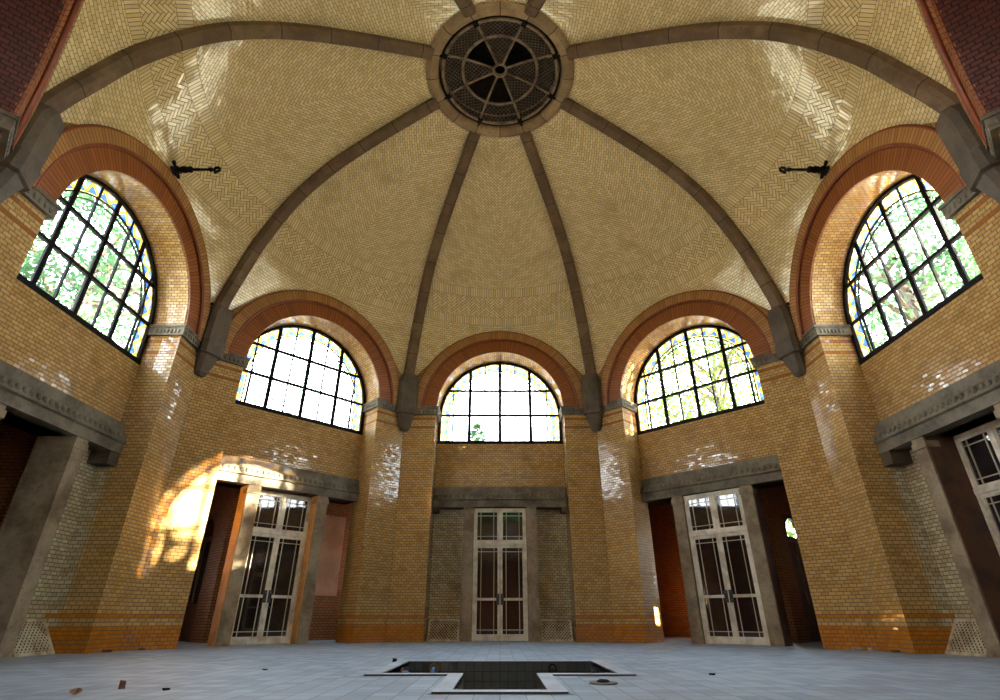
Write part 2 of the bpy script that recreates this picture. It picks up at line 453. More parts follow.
# oculus ring of stone
og=MB(); n=64
pr=[(1.20,10.62),(1.25,10.62),(1.25,10.25),(1.28,10.21),(1.40,10.18),(1.46,10.20),(1.50,10.24),(1.50,10.60)]
for i in range(n):
    a,b=2*math.pi*i/n,2*math.pi*(i+1)/n
    for (r0,z0),(r1,z1) in zip(pr,pr[1:]):
        og.poly([(r0*math.cos(a),r0*math.sin(a),z0),(r0*math.cos(b),r0*math.sin(b),z0),(r1*math.cos(b),r1*math.sin(b),z1),(r1*math.cos(a),r1*math.sin(a),z1)],
                [(a*1.4,z0),(b*1.4,z0),(b*1.4,z1+r1),(a*1.4,z1+r1)],smooth=False)
o=og.build('oculus_ring',M_RING,org=(0,0,10.27)); tag(o,'round sandstone ring framing the oculus at the dome crown','ring')

# oculus grille
root=empty('oculus_grille',(0,0,10.3)); tag(root,'round dark iron lattice grille hanging in the oculus','grille')
OG=(0,0,10.3)
def gz(r): return 10.30+.17*(1-(r/1.16)**3)
m=MB(); m.ring((0,0,10.30),1.16,.036,n=48); m.build('outer_hoop',M_GRIL,root,OG)
m=MB(); m.ring((0,0,gz(.76)),.76,.032,n=40); m.build('middle_hoop',M_GRIL,root,OG)
m=MB(); m.ring((0,0,gz(.13)),.135,.028,n=20); m.ring((0,0,gz(.13)+.05),.125,.02,n=20); m.build('hub',M_GRIL,root,OG)
for j in range(8):
    t=R(22.5+45*j); m=MB()
    m.tube([(r*math.cos(t),r*math.sin(t),gz(r)) for r in (.13,.4,.76,.95,1.08,1.16)],.026,6); m.build('spoke',M_GRIL,root,OG)
    m=MB(); c,s_=math.cos(t),math.sin(t)
    m.tube([(1.14*c,1.14*s_,10.30),(1.22*c,1.22*s_,10.24),(1.36*c,1.36*s_,10.24)],.022,6)
    m.box(-.05,.05,-.04,.04,-.02,.02,mat=Matrix.Translation((1.36*c,1.36*s_,10.25))@Matrix.Rotation(t,4,'Z'))
    m.box(-.05,.04,-.05,.05,-.03,.03,mat=Matrix.Translation((1.17*c,1.17*s_,10.28))@Matrix.Rotation(t,4,'Z'))
    m.build('ceiling_bracket',M_IRON,root,OG)
def lattice_clip(t0,t1,r0,r1,step=.062,w=.006):
    m=MB(); cm=(t0+t1)/2; ca,sa=math.cos(cm),math.sin(cm)
    def inside(x,y):
        r=math.hypot(x,y); 
        if not(r0<r<r1): return False
        d=(math.atan2(y,x)-cm+math.pi)%(2*math.pi)-math.pi
        return abs(d)<(t1-t0)/2-.015/max(r,.1)
    for dirn in (1,-1):
        ang=cm+dirn*math.pi/4; ux,uy=math.cos(ang),math.sin(ang); vx,vy=-uy,ux
        for i in range(-24,25):
            run=[]
            for q in range(-70,71):
                s_=q*.02; x=vx*i*step+ux*s_; y=vy*i*step+uy*s_
                if inside(x,y): run.append((x,y))
                elif run:
                    if len(run)>1: bar(m,run,w)
                    run=[]
            if len(run)>1: bar(m,run,w)
    return m
def bar(m,run,w):
    pts=[run[0],run[len(run)//2],run[-1]] if len(run)>3 else [run[0],run[-1]]
    for (x0,y0),(x1,y1) in zip(pts,pts[1:]):
        d=Vector((x1-x0,y1-y0,0)); 
        if d.length<1e-6: continue
        d.normalize(); nn=Vector((-d.y,d.x,0))*w; z0,z1=gz(math.hypot(x0,y0)),gz(math.hypot(x1,y1))
        a,b=Vector((x0,y0,z0)),Vector((x1,y1,z1)); up=Vector((0,0,.012))
        m.poly([a-nn,b-nn,b+nn,a+nn]); m.poly([a-nn,a-nn+up,b-nn+up,b-nn]); m.poly([a+nn,b+nn,b+nn+up,a+nn+up])
for j in range(8):
    t0=R(22.5+45*j); t1=t0+R(45)
    lattice_clip(t0,t1,.785,1.135).build('outer_mesh_panel',M_MESH,root,OG)
# photo: mesh stays in four of the eight inner panels (towards near, left, right, far-right)
for cen in (270,180,0,315+90):
    c=cen%360; t0=R(c-22.5); t1=R(c+22.5)
    lattice_clip(t0,t1,.16,.74).build('inner_mesh_panel',M_MESH,root,OG)

# ------------------------------------------------------------------ ribs and springers
RIBWHERE={0:'left of the middle far window',-1:'right of the middle far window',1:'between the two left lunette windows',-2:'between the two right lunette windows',
          2:'sweeping up from the left edge of the hall',-3:'sweeping up from the right edge of the hall',3:'running from the oculus towards the near left',-4:'running from the oculus towards the near right'}
for j in range(-4,4):
    az=(j+.5)*math.pi/4
    root=empty('stone_rib',(-6.494*math.sin(az),6.494*math.cos(az),4.74),az)
    tag(root,'brown sandstone dome rib '+RIBWHERE[j],'rib','sandstone ribs of the dome')
    org=(0,6.494,4.74)
    # shaft of the rib: sweep of a chamfered section along the profile, in rib-local (y radial)
    idx=[i for i,p in enumerate(FINE) if p.y>=6.0]
    P=[Vector((FINE[i].x-delta(FINE[i].y),FINE[i].y)) for i in idx]; m=MB(); secs=[]; s=0
    for i,p in enumerate(P):
        tdir=(P[min(i+1,len(P)-1)]-P[max(i-1,0)]).normalized(); nin=Vector((-tdir.y,tdir.x))
        if nin.x>0: nin=-nin
        if i: s+=(P[i]-P[i-1]).length
        f=min(1,s/9); hw=.14-.02*f; dep=.15-.02*f
        sec=[(-hw,p-nin*.05),(-hw,p+nin*(dep-.05)),(-hw+.05,p+nin*dep),(hw-.05,p+nin*dep),(hw,p+nin*(dep-.05)),(hw,p-nin*.05)]
        secs.append(([(x,q.x,q.y) for x,q in sec],s))
    for (a,sa),(b,sb) in zip(secs,secs[1:]):
        for q in range(5):
            m.poly([a[q],a[q+1],b[q+1],b[q]],[(sa,q*.1),(sa,q*.1+.1),(sb,q*.1+.1),(sb,q*.1)])
    m.build('rib_shaft',M_RIB,root,org)
    m=MB()
    lv=[(4.74,.11,.10),(4.80,.14,.16),(5.14,.20,.27),(5.16,.25,.31),(5.44,.26,.33),(5.46,.25,.31),(6.05,.25,.33),(6.22,.20,.36)]
    secs=[[(-w,6.62,z),(-w,6.494-e+.07,z),(-w+.07,6.494-e,z),(w-.07,6.494-e,z),(w,6.494-e+.07,z),(w,6.62,z)] for z,w,e in lv]
    for a,b in zip(secs,secs[1:]):
        for q in range(5): m.poly([a[q],a[q+1],b[q+1],b[q]])
    m.poly(secs[0][::-1]); m.poly(secs[-1]); m.build('springer',M_SPR,root,org)

# ------------------------------------------------------------------ bay walls
def wall(k):
    S=2.30 if k==4 else 1.67
    m=MB(); W,B_,RV,SF,PL,CO=0,1,2,3,4,5
    low_open = k==4
    for a,b in zip(COLS,COLS[1:]):
        cuts=sorted({a,b}|{c for c in (-S,S) if a<c<b})
        for p,q in zip(cuts,cuts[1:]):
            mid=(p+q)/2
            def bot(x): return 0 if abs(mid)>S else ZC+math.sqrt(max(S*S-x*x,0))
            pts=[(p,A,bot(p)),(q,A,bot(q)),(q,A,z_wall(q)),(p,A,z_wall(p))]
            if abs(mid)>S:
                # split at 7.0 for regularity not needed
                pass
            m.poly(pts,[(x[0],x[2]) for x in pts],m=W)
    # reveals of the recess (both sides), lower part runs through to the corridor
    for sgn in (-1,1):
        x=sgn*S
        segs=[(0,ZL0,RV if k not in SIDE_OPEN+(4,) else W,PD if k not in SIDE_OPEN+(4,) else BKS if k!=4 else BK),(ZL0,ZC,W,D+.1)]
        for z0,z1,mt,y1 in segs:
            pts=[(x,A,z0),(x,y1,z0),(x,y1,z1),(x,A,z1)]
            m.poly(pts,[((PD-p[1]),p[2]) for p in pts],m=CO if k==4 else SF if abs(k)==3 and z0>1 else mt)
    pa=arc(S,n=40)
    for (x0,z0),(x1,z1) in zip(pa,pa[1:]):
        i=pa.index((x0,z0)); L=math.pi*S/40
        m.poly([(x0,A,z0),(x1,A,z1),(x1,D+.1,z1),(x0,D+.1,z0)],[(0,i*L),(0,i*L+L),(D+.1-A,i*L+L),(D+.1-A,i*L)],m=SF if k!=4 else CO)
    # back wall between lintel and sill
    m.poly([(-S,D,ZL0),(S,D,ZL0),(S,D,SILL),(-S,D,SILL)],m=B_)
    m.poly([(-S,D,SILL),(S,D,SILL),(S,D+.12,SILL),(-S,D+.12,SILL)],m=B_)
    # underside at lintel level
    m.poly([(-S,D,ZL0),(S,D,ZL0),(S,BK,ZL0),(-S,BK,ZL0)],m=CO)
    if k not in SIDE_OPEN+(4,):
        for sgn in (-1,1):
            x0,x1=sorted((sgn*.86,sgn*S))
            m.poly([(x0,PD,0),(x1,PD,0),(x1,PD,ZL0),(x0,PD,ZL0)],m=PL)
            xx=sgn*.86
            m.poly([(xx,PD,0),(xx,BK,0),(xx,BK,ZL0),(xx,PD,ZL0)],m=CO)
    # back faces towards the corridor
    for sgn in (-1,1):
        x0,x1=sorted((sgn*S if k in SIDE_OPEN+(4,) else sgn*.86,sgn*2.87))
        yb_=BKS if k in SIDE_OPEN else BK; m.poly([(x0,yb_,0),(x1,yb_,0),(x1,yb_,3.7),(x0,yb_,3.7)],m=CO)
    m.poly([(-S,BK,ZL0),(S,BK,ZL0),(S,BK,3.7),(-S,BK,3.7)],m=CO)
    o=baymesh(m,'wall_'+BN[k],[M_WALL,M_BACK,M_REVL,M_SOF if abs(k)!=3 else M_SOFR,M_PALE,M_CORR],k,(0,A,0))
    tag(o,'ochre glazed brick wall of '+WHERE[k],'wall',kind='structure')
for k in BAYS: wall(k)

# brick arches
ARCHED=[k for k in BAYS if k!=4]
def annulus(m, r0,r1,y,mi=0,n=48,zc=ZC):
    for i in range(n):
        a,b=math.pi*i/n,math.pi*(i+1)/n
        q=[(r0,a),(r0,b),(r1,b),(r1,a)]
        m.poly([(-r*math.cos(t),y,zc+r*math.sin(t)) for r,t in q],[(t*(r0+r1)/2,r) for r,t in q],m=mi)
def annulus_edge(m,r,y0,y1,mi=0,n=48,zc=ZC):
    for i in range(n):
        a,b=math.pi*i/n,math.pi*(i+1)/n
        m.poly([(-r*math.cos(a),y0,zc+r*math.sin(a)),(-r*math.cos(b),y0,zc+r*math.sin(b)),(-r*math.cos(b),y1,zc+r*math.sin(b)),(-r*math.cos(a),y1,zc+r*math.sin(a))],
               [(a*r,y0),(b*r,y0),(b*r,y1),(a*r,y1)],m=mi)
for k in ARCHED:
    root=bayroot('brick_arch',k,(0,A,ZC)); og_=(0,A,ZC)
    tag(root,'orange brick round arch over the window of '+WHERE[k],'arch','brick window arches')
    m=MB(); annulus(m,2.06,2.27,A-.09); annulus_edge(m,2.27,A-.09,A+.02); annulus_edge(m,2.06,A-.09,A+.02)
    m.build('outer_ring',M_ARO,root,og_)
    m=MB(); annulus(m,S,2.03,A-.035); annulus_edge(m,S,A-.035,A+.02); annulus_edge(m,2.03,A-.035,A+.02)
    m.build('inner_ring',M_ARI,root,og_)
    m=MB(); m.ring((0,A-.06,ZC),2.045,.035,'y',48,8,0,0,180); m.build('inner_roll',M_ROLL,root,og_)
    m=MB(); m.ring((0,A-.06,ZC),2.28,.032,'y',48,8,0,0,180); m.build('outer_roll',M_ROLL,root,og_)

# impost blocks (both sides of each bay, wrapping into the recess)
for k in ARCHED:
    for sgn in (-1,1):
        m=MB()
        x0,x1=sorted((sgn*(S-.06),sgn*(T-.12))); x2,x3=sorted((sgn*(S-.08),sgn*(T-.12)))
        m.box(x0,x1,A-.06,A+.03,5.20,5.36); m.box(x2,x3,A-.08,A+.03,5.36,5.41)
        xa,xb=sorted((sgn*(S-.06),sgn*(S+.03))); m.box(xa,xb,A+.03,D,5.20,5.36)
        xa,xb=sorted((sgn*(S-.08),sgn*(S+.03))); m.box(xa,xb,A+.03,D,5.36,5.41)
        for i in range(7):
            m.blob((sgn*(S-.06),A+.03+i*.07,5.28),.022,.026,.05,6,4)
        for i in range(6):
            m.blob((sgn*(S+.04+i*.09),A-.06,5.28),.03,.022,.05,6,4)
        o=baymesh(m,'stone_impost',M_LINT,k,(sgn*S,A,5.2))
        tag(o,'carved stone impost at the '+('left' if sgn<0 else 'right')+' arch foot in '+WHERE[k],'impost','impost blocks under the arches')

# ------------------------------------------------------------------ lunette windows
def window(k, idx):
    root=bayroot('window_%d'%idx,k,(0,D,SILL)); og_=(0,D,SILL)
    tag(root,'arched black framed lunette window in '+WHERE[k],'window',kind='structure')
    zc=5.36; y0,y1=D+.0,D+.10; r=S if k!=4 else 2.30; q_=r/S
    m=MB(); m.strip(arc(r,zc,36,SILL),arc(r-.075,zc,36,SILL),y0,y1); m.box(-r,r,y0-.01,y1,SILL,SILL+.085)
    m.build('frame',M_IRON,root,og_)
    def top(x,rr=r-.06): return zc+math.sqrt(max(rr*rr-x*x,0))
    for x in (-.83*q_,0,.83*q_):
        m=MB(); m.box(x-.042,x+.042,y0+.03,y1-.035,SILL+.07,top(x)); m.build('mullion',M_IRON,root,og_)
    m=MB()
    for x in (-1.29*q_,-.42*q_,.42*q_,1.29*q_): m.box(x-.014,x+.014,y0+.03,y1-.03,SILL+.07,top(x))
    for z in (5.41,6.13):
        h=r-.06 if z<=zc else math.sqrt((r-.06)**2-(z-zc)**2); m.box(-h,h,y0+.02,y1-.02,z-.027,z+.027)
    m.strip(arc(1.375*q_,zc,36,SILL+.07),arc(1.352*q_,zc,36,SILL+.07),y0+.03,y1-.04)
    m.strip(arc(1.275*q_,zc,36,SILL+.07),arc(1.260*q_,zc,36,SILL+.07),y0+.03,y1-.04)
    m.build('glazing_bars',M_IRON,root,og_)
    rnd=random.Random(k+50)
    m=MB(); yp=y0+.055
    pts=arc(1.365*q_,zc,36,SILL+.05); m.poly([(x,yp,z) for x,z in pts])
    m.build('clear_pane',M_PANE,root,og_)
    m=MB(); po=arc(1.615*q_,zc,36,SILL+.05); pi=arc(1.365*q_,zc,36,SILL+.05); s=0
    for i in range(len(po)-1):
        L=math.hypot(po[i+1][0]-po[i][0],po[i+1][1]-po[i][1])*.9
        m.poly([(pi[i][0],yp,pi[i][1]),(pi[i+1][0],yp,pi[i+1][1]),(po[i+1][0],yp,po[i+1][1]),(po[i][0],yp,po[i][1])],[(s,0),(s+L,0),(s+L,1),(s,1)])
        s+=L
    m.build('stained_glass_border',M_STN,root,og_)
for i,k in enumerate(BAYS): window(k,i+1)

# ------------------------------------------------------------------ lintels, posts, vents, doors
for k in (0,1,-1,2,-2):
    root=bayroot('stone_lintel',k,(0,6.40,ZL0)); og_=(0,6.40,ZL0)
    tag(root,'grey carved stone lintel across the doorway of '+WHERE[k],'lintel','stone lintels over the doorways')
    m=MB(); hw=S-.02
    m.extrude_x([(6.40,2.93),(6.40,3.09),(6.36,3.11),(6.36,3.13),(6.43,3.28),(6.47,3.29),(6.47,3.45),(6.60,3.46),(BK,3.46),(BK,2.93)],-hw,hw)
    m.build('lintel_beam',M_LINT,root,og_)
    m=MB(); n=28
    for i in range(n):
        x=-hw+.06+(2*hw-.12)*i/(n-1)
        m.blob((x,6.39,3.19),.042,.035,.062,8,5)
    m.build('carved_moulding',M_LINT,root,og_)
    if k in (0,2,-2):
        for sgn in (-1,1):
            m=MB(); xa,xb=sorted((sgn*(S-.24 if k else S-.14),sgn*(S+.0))); m.box(xa,xb,6.42,PD,2.72 if k else 2.82,2.93); m.build('end_corbel',M_SPR,root,og_)
    for sgn in (-1,1):
        m=MB(); xa,xb=sorted((sgn*.65,sgn*.90))
        m.box(xa,xb,6.42,BK if k not in SIDE_OPEN else 6.80,0,2.93); xa2,xb2=sorted((sgn*.63,sgn*.92)); m.box(xa2,xb2,6.405,6.62,2.76,2.86)
        if k in SIDE_OPEN:
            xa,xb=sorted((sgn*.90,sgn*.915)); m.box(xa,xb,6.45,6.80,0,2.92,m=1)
        o=baymesh(m,'stone_post',[M_POST,M_JAMB_LIT if k==1 and sgn<0 else M_LINE],k,(sgn*.77,6.42,0))
        tag(o,'grey stone post '+('left' if sgn<0 else 'right')+' of the doorway in '+WHERE[k],'post','stone doorposts')
    if k in (0,2,-2):
        for sgn in (-1,1):
            x0,x1=sorted((sgn*.93,sgn*(S-.03)))
            root=bayroot('vent_grille',k,(sgn*1.28,PD,0)); o3=(sgn*1.28,PD,0)
            tag(root,'sloping cream lattice floor vent on the '+('left' if sgn<0 else 'right')+' in '+WHERE[k],'vent','floor vents beside the doors')
            H=.45; yb,yt=6.42,6.73
            def P(x,t,off=0): return (x,yb+(yt-yb)*t-off,H*t)
            def bar4(m,a,b,w,th=.012):
                (xa,ta),(xb,tb)=a,b; dx,dt=xb-xa,(tb-ta)*H; L=math.hypot(dx,dt); nx,nt_=-dt/L*w,dx/L*w/H
                q=[P(xa-nx,ta-nt_),P(xb-nx,tb-nt_),P(xb+nx,tb+nt_),P(xa+nx,ta+nt_)]; f=[P(xa-nx,ta-nt_,th),P(xb-nx,tb-nt_,th),P(xb+nx,tb+nt_,th),P(xa+nx,ta+nt_,th)]
                m.poly(f)
                for i in range(4): m.poly([f[i],f[(i+1)%4],q[(i+1)%4],q[i]])
            m=MB()
            for a,b in (((x0,0.04),(x1,0.04)),((x0,.96),(x1,.96)),((x0+.018,0),(x0+.018,1)),((x1-.018,0),(x1-.018,1))): bar4(m,a,b,.02,.02)
            for x in (x0,x1): m.poly([(x,yb,0),(x,yt,H),(x,PD,H),(x,PD,0)])
            m.build('frame',M_VENT,root,o3)
            m=MB(); st=.066
            wdt=x1-x0
            nn=int((wdt+H)/st)+1
            for i in range(1,nn):
                c=i*st
                a=(max(0,c-H),min(c,H)); b=(min(c,wdt),max(0,c-wdt))
                if abs(a[0]-b[0])>.01:
                    bar4(m,(x0+a[0],a[1]/H),(x0+b[0],b[1]/H),.0075); bar4(m,(x1-a[0],a[1]/H),(x1-b[0],b[1]/H),.0075)
            m.build('lattice',M_VENT,root,o3)
            m=MB(); m.poly([(x0,yb+.05,0.01),(x1,yb+.05,.01),(x1,yt+.01,H),(x0,yt+.01,H)]); m.build('shade_backing',M_SHADE,root,o3)  # dark sheet painted as the shade inside the vent

def door(k, y, idx):
    root=bayroot('door_%d'%idx,k,(0,y,0)); og_=(0,y,0)
    tag(root,'tall white framed glazed double door in '+WHERE[k],'door',kind='structure')
    w=.64; zt=2.91; ztr=2.08
    m=MB(); m.box(-w,-w+.05,y,y+.12,0,zt); m.box(w-.05,w,y,y+.12,0,zt); m.box(-w,w,y,y+.12,zt-.06,zt); m.box(-w,w,y-.01,y+.12,ztr-.035,ztr+.045)
    m.box(-.035,.035,y-.005,y+.10,ztr,zt)
    m.build('door_frame',M_FRAME,root,og_)
    def bars(m,x0,x1,z0,z1,yy,top,bot,inset=.105):
        t=.007
        for x in (x0+inset,x1-inset): m.box(x-t,x+t,yy-.008,yy+.018,z0,z1)
        if top: m.box(x0,x1,yy-.007,yy+.017,z1-inset-t,z1-inset+t)
        if bot: m.box(x0,x1,yy-.007,yy+.017,z0+inset-t,z0+inset+t)
    for sgn in (-1,1):
        x0,x1=sorted((sgn*.035,sgn*(w-.05)))
        m=MB(); m.strip([(x0,ztr+.045),(x1,ztr+.045),(x1,zt-.06),(x0,zt-.06)],[(x0+.035,ztr+.08),(x1-.035,ztr+.08),(x1-.035,zt-.095),(x0+.035,zt-.095)],y+.01,y+.06,closed=True)
        t=m.build('transom_light',M_FRAME,root,og_)
        m=MB(); bars(m,x0+.035,x1-.035,ztr+.08,zt-.095,y+.03,True,True,.085); m.build('glazing_bars',M_MUNT,t,og_)
        m=MB(); m.box(x0+.03,x1-.03,y+.035,y+.041,ztr+.075,zt-.09); m.build('glass_pane',M_DGLS,t,og_)
        x0,x1=sorted((sgn*.004,sgn*(w-.05))); a0=x0+.055; a1=x1-.055; z0,z1=.01,ztr-.04
        m=MB(); m.box(x0,a0,y+.015,y+.065,z0,z1); m.box(a1,x1,y+.015,y+.065,z0,z1); m.box(a0,a1,y+.015,y+.065,z0,z0+.13); m.box(a0,a1,y+.015,y+.065,z1-.06,z1); m.box(a0,a1,y+.015,y+.065,.83,.885)
        leaf=m.build('door_leaf',M_FRAME,root,og_)
        m=MB(); bars(m,a0,a1,.885,z1-.06,y+.035,True,False,.085); bars(m,a0,a1,z0+.13,.83,y+.035,False,True,.085); m.build('glazing_bars',M_MUNT,leaf,og_)
        m=MB(); m.box(a0-.005,a1+.005,y+.038,y+.044,.88,z1-.055); m.box(a0-.005,a1+.005,y+.038,y+.044,z0+.125,.835); m.build('glass_pane',M_DGLS,leaf,og_)
        m=MB(); hx=sgn*.052; m.box(hx-.036,hx+.036,y-.002,y+.016,.74,.97); m.tube([(hx,y-.002,.79),(hx,y-.05,.80),(hx,y-.055,.86),(hx,y-.05,.92),(hx,y-.002,.93)],.013,6)
        m.build('handle',M_HAND,leaf,og_)
        m=MB()
        for z in (.25,1.75): m.tube([(sgn*(w-.045),y+.005,z-.05),(sgn*(w-.045),y+.005,z+.05)],.014,6)
        m.build('hinge',M_FRAME,leaf,og_)
    # timber lining of the doorway
    m=MB()
    for sgn in (-1,1):
        xa,xb=sorted((sgn*.64,sgn*.655)); m.box(xa,xb,y-.0,BK if k not in SIDE_OPEN else 6.81,0,2.92)
        if y>6.5: xa,xb=sorted((sgn*.635,sgn*.655)); m.box(xa,xb,6.44,y,0,2.92)
    m.build('jamb_lining',M_LINE if k!=1 else M_JAMB_LIT,root,og_)
for i,(k,y) in enumerate(((0,6.46),(1,6.66),(-1,6.47),(-2,6.86))): door(k,y,i+1)

# ------------------------------------------------------------------ rooms behind the doorways
def vestibule(k, idx, y1=8.6):
    m=MB(); x=1.3 if abs(k)<3 else 2.6; H=8.2 if abs(k)==3 else 3.6; yb=BK if abs(k)<3 else D+.13  # near side lobbies raised out of view to black out their windows
    for X_ in (-x,x):
        if k==4:                                       # unseen side openings added to the porch for daylight fill
            for a,b,c,d in ((yb,yb+.35,0,H),(yb+1.75,y1,0,H),(yb+.35,yb+1.75,2.7,H)): m.poly([(X_,a,c),(X_,b,c),(X_,b,d),(X_,a,d)],m=0)
        else: m.poly([(X_,yb,0),(X_,y1,0),(X_,y1,H),(X_,yb,H)],m=0)
    m.poly([(-x,y1,0),(x,y1,0),(x,y1,H),(-x,y1,H)],m=0)
    m.poly([(-x,yb-(.2 if k==4 else 0),H),(x,yb-(.2 if k==4 else 0),H),(x,y1,H),(-x,y1,H)],m=1)
    o=baymesh(m,'wall_vestibule_'+BN[k],[M_CORR,M_CEIL],k,(0,BK,0)); tag(o,'brown tiled lobby behind the doorway of '+WHERE[k],'wall',kind='structure')
for k in (0,2,-2,3,-3,4): vestibule(k,0)

def rectwall(m, axis, pos, u0,u1,z0,z1, holes=(), mi=0, th=.25, dirn=1):
    """wall panel with rectangular holes, thickness th; axis 'y': plane y=pos, u=x ; 'x': plane x=pos, u=y"""
    us=sorted({u0,u1}|{h[0] for h in holes}|{h[1] for h in holes}); zs=sorted({z0,z1}|{h[2] for h in holes}|{h[3] for h in holes})
    for a,b in zip(us,us[1:]):
        for c,d in zip(zs,zs[1:]):
            if any(h[0]<=(a+b)/2<=h[1] and h[2]<=(c+d)/2<=h[3] for h in holes): continue
            p0,p1=sorted((pos,pos+dirn*th))
            if axis=='y': m.box(a,b,p0,p1,c,d,m=mi)
            else: m.box(p0,p1,a,b,c,d,m=mi)
YO=10.6
for k in (1,-1):
    sg=k                                                # -1 mirrors the plan
    m=MB()
    fx=lambda x: x if k==1 else -x
    hole=[(-3.4,-2.8,1.2,2.6)] if k==1 else [(-.75,.35,1.0,3.1)]  # left-hand hole added out of view to daylight the corridor
    rectwall(m,'y',YO,-4.5,4.5,0,3.6,hole,mi=0)
    # side walls on the radial boundaries
    for sgn in (-1,1):
        a=(2.78*sgn,6.70); b=(4.40*sgn,YO)
        L=math.hypot(b[0]-a[0],b[1]-a[1]); dx,dy=(b[0]-a[0])/L,(b[1]-a[1])/L
        def W(s_,z,off=0): return (a[0]+dx*s_+dy*off*sgn,a[1]+dy*s_-dx*off*sgn,z)
        hs=[]
        if k==-1 and sgn==1:
            hs=[(2.6,3.2,2.05,2.42)]
        if k==1 and sgn==1: hs=[(.15,1.2,.9,3.1)]  # opening added to light the plaster panel
        us=sorted({0,L}|{q for h in hs for q in h[:2]}); zs=sorted({0,3.6}|{q for h in hs for q in h[2:]})
        for c,d in zip(us,us[1:]):
            for e,f in zip(zs,zs[1:]):
                if any(h[0]<=(c+d)/2<=h[1] and h[2]<=(e+f)/2<=h[3] for h in hs): continue
                m.poly([W(c,e),W(d,e),W(d,f),W(c,f)],m=0); m.poly([W(c,e,.12),W(c,f,.12),W(d,f,.12),W(d,e,.12)],m=0)
        if hs:
            h=hs[0]
            for (s0,z0),(s1,z1) in (((h[0],h[2]),(h[1],h[2])),((h[1],h[2]),(h[1],h[3])),((h[1],h[3]),(h[0],h[3])),((h[0],h[3]),(h[0],h[2]))):
                m.poly([W(s0,z0),W(s1,z1),W(s1,z1,.12),W(s0,z0,.12)],m=0)
    m.box(-4.6,4.6,6.72,YO+.3,3.6,3.7,m=1)
    # cross wall with the arched doorway (door built separately)
    px=-.5 if k==1 else .5
    rectwall(m,'x',px,8.3,YO,0,3.6,[(9.1,10.25,0,2.75)],mi=0,th=.12,dirn=1 if k==1 else -1)
    if k==1:
        m.box(1.5,3.4,8.05,8.3,0,3.6,m=0)
    o=baymesh(m,'wall_corridor_'+BN[k],[M_CORR,M_CEIL],k,(0,YO,0)); tag(o,'brown tiled corridor walls seen through '+WHERE[k],'wall',kind='structure')
    # arched corridor door with fanlight
    root=bayroot('door_%d'%(5 if k==1 else 6),k,(px,9.67,0)); og_=(px,9.67,0)
    tag(root,'brown corridor door under a round fanlight seen through '+WHERE[k],'door',kind='structure')
    xs=(px+.02,px+.10) if k==1 else (px-.10,px-.02)
    m=MB()
    def ybar(y0,y1,z0,z1,e=0): m.box(xs[0]-e,xs[1]+e,y0,y1,z0,z1)
    ybar(9.1,9.2,0,2.2); ybar(10.15,10.25,0,2.2); ybar(9.1,10.25,2.12,2.22); ybar(9.64,9.71,0,2.12); ybar(9.2,10.15,0,.75); 
    n=20; c_=(9.675,2.2)
    for i in range(n):
        a,b=math.pi*i/n,math.pi*(i+1)/n
        for ra,rb in ((.47,.55),):
            q=[(c_[0]-ra*math.cos(a),c_[1]+ra*math.sin(a)),(c_[0]-ra*math.cos(b),c_[1]+ra*math.sin(b)),(c_[0]-rb*math.cos(b),c_[1]+rb*math.sin(b)),(c_[0]-rb*math.cos(a),c_[1]+rb*math.sin(a))]
            for x in xs: m.poly([(x,y,z) for y,z in q])
            m.poly([(xs[0],q[0][0],q[0][1]),(xs[1],q[0][0],q[0][1]),(xs[1],q[1][0],q[1][1]),(xs[0],q[1][0],q[1][1])])
        q=[(c_[0]-.55*math.cos(a),c_[1]+.55*math.sin(a)),(c_[0]-.55*math.cos(b),c_[1]+.55*math.sin(b)),(c_[0]-.575*math.cos(b),2.75),(c_[0]-.575*math.cos(a),2.75)]
        for x in xs: m.poly([(x,y,z) for y,z in q])
    m.build('door_frame',M_WOOD,root,og_)
    m=MB(); xm=(xs[0]+xs[1])/2; m.box(xm-.003,xm+.003,9.2,10.15,.75,2.12); m.build('glass_pane',M_DGLS if k==1 else M_WOOD,root,og_)
    m=MB(); m.poly([(xm,c_[0]-.48*math.cos(math.pi*i/16),c_[1]+.48*math.sin(math.pi*i/16)) for i in range(17)]); m.build('fanlight_pane',M_PANE if k==-1 else M_DGLS,root,og_)
    if k==1:
        m=MB(); m.box(1.66,2.32,8.03,8.06,.95,2.82); m.poly([(1.66,8.03,.95),(2.32,8.03,.95),(2.32,8.03,2.82),(1.66,8.03,2.82)])
        o=baymesh(m,'plaster_panel',M_PINK,k,(2,8.05,.95)); tag(o,'tall pink plaster panel above brown tile in the corridor, right of the left-hand glazed door','panel')

# ------------------------------------------------------------------ floor with the pit
PIT=[(-1.07,.13),(1.07,.13),(1.07,-1.56),(.33,-1.56),(.33,-2.83),(-.33,-2.83),(-.33,-1.56),(-1.07,-1.56)]
xs=[-11,-1.07,-.33,.33,1.07,11]; ys=[-12,-2.83,-1.56,.13,11]
m=MB()
for a,b in zip(xs,xs[1:]):
    for c,d in zip(ys,ys[1:]):
        cx,cy=(a+b)/2,(c+d)/2
        if (abs(cx)<1.07 and -1.56<cy<.13) or (abs(cx)<.33 and -2.83<cy<-1.56): continue
        m.poly([(a,c,0),(b,c,0),(b,d,0),(a,d,0)])
o=m.build('floor',M_FLOOR); tag(o,'pale bluish square tiled floor','floor',kind='structure')
m=MB()
n=len(PIT); ZP=-1.3
for i in range(n):
    a,b=PIT[i],PIT[(i+1)%n]; m.poly([(a[0],a[1],0.0),(b[0],b[1],0.0),(b[0],b[1],ZP),(a[0],a[1],ZP)])
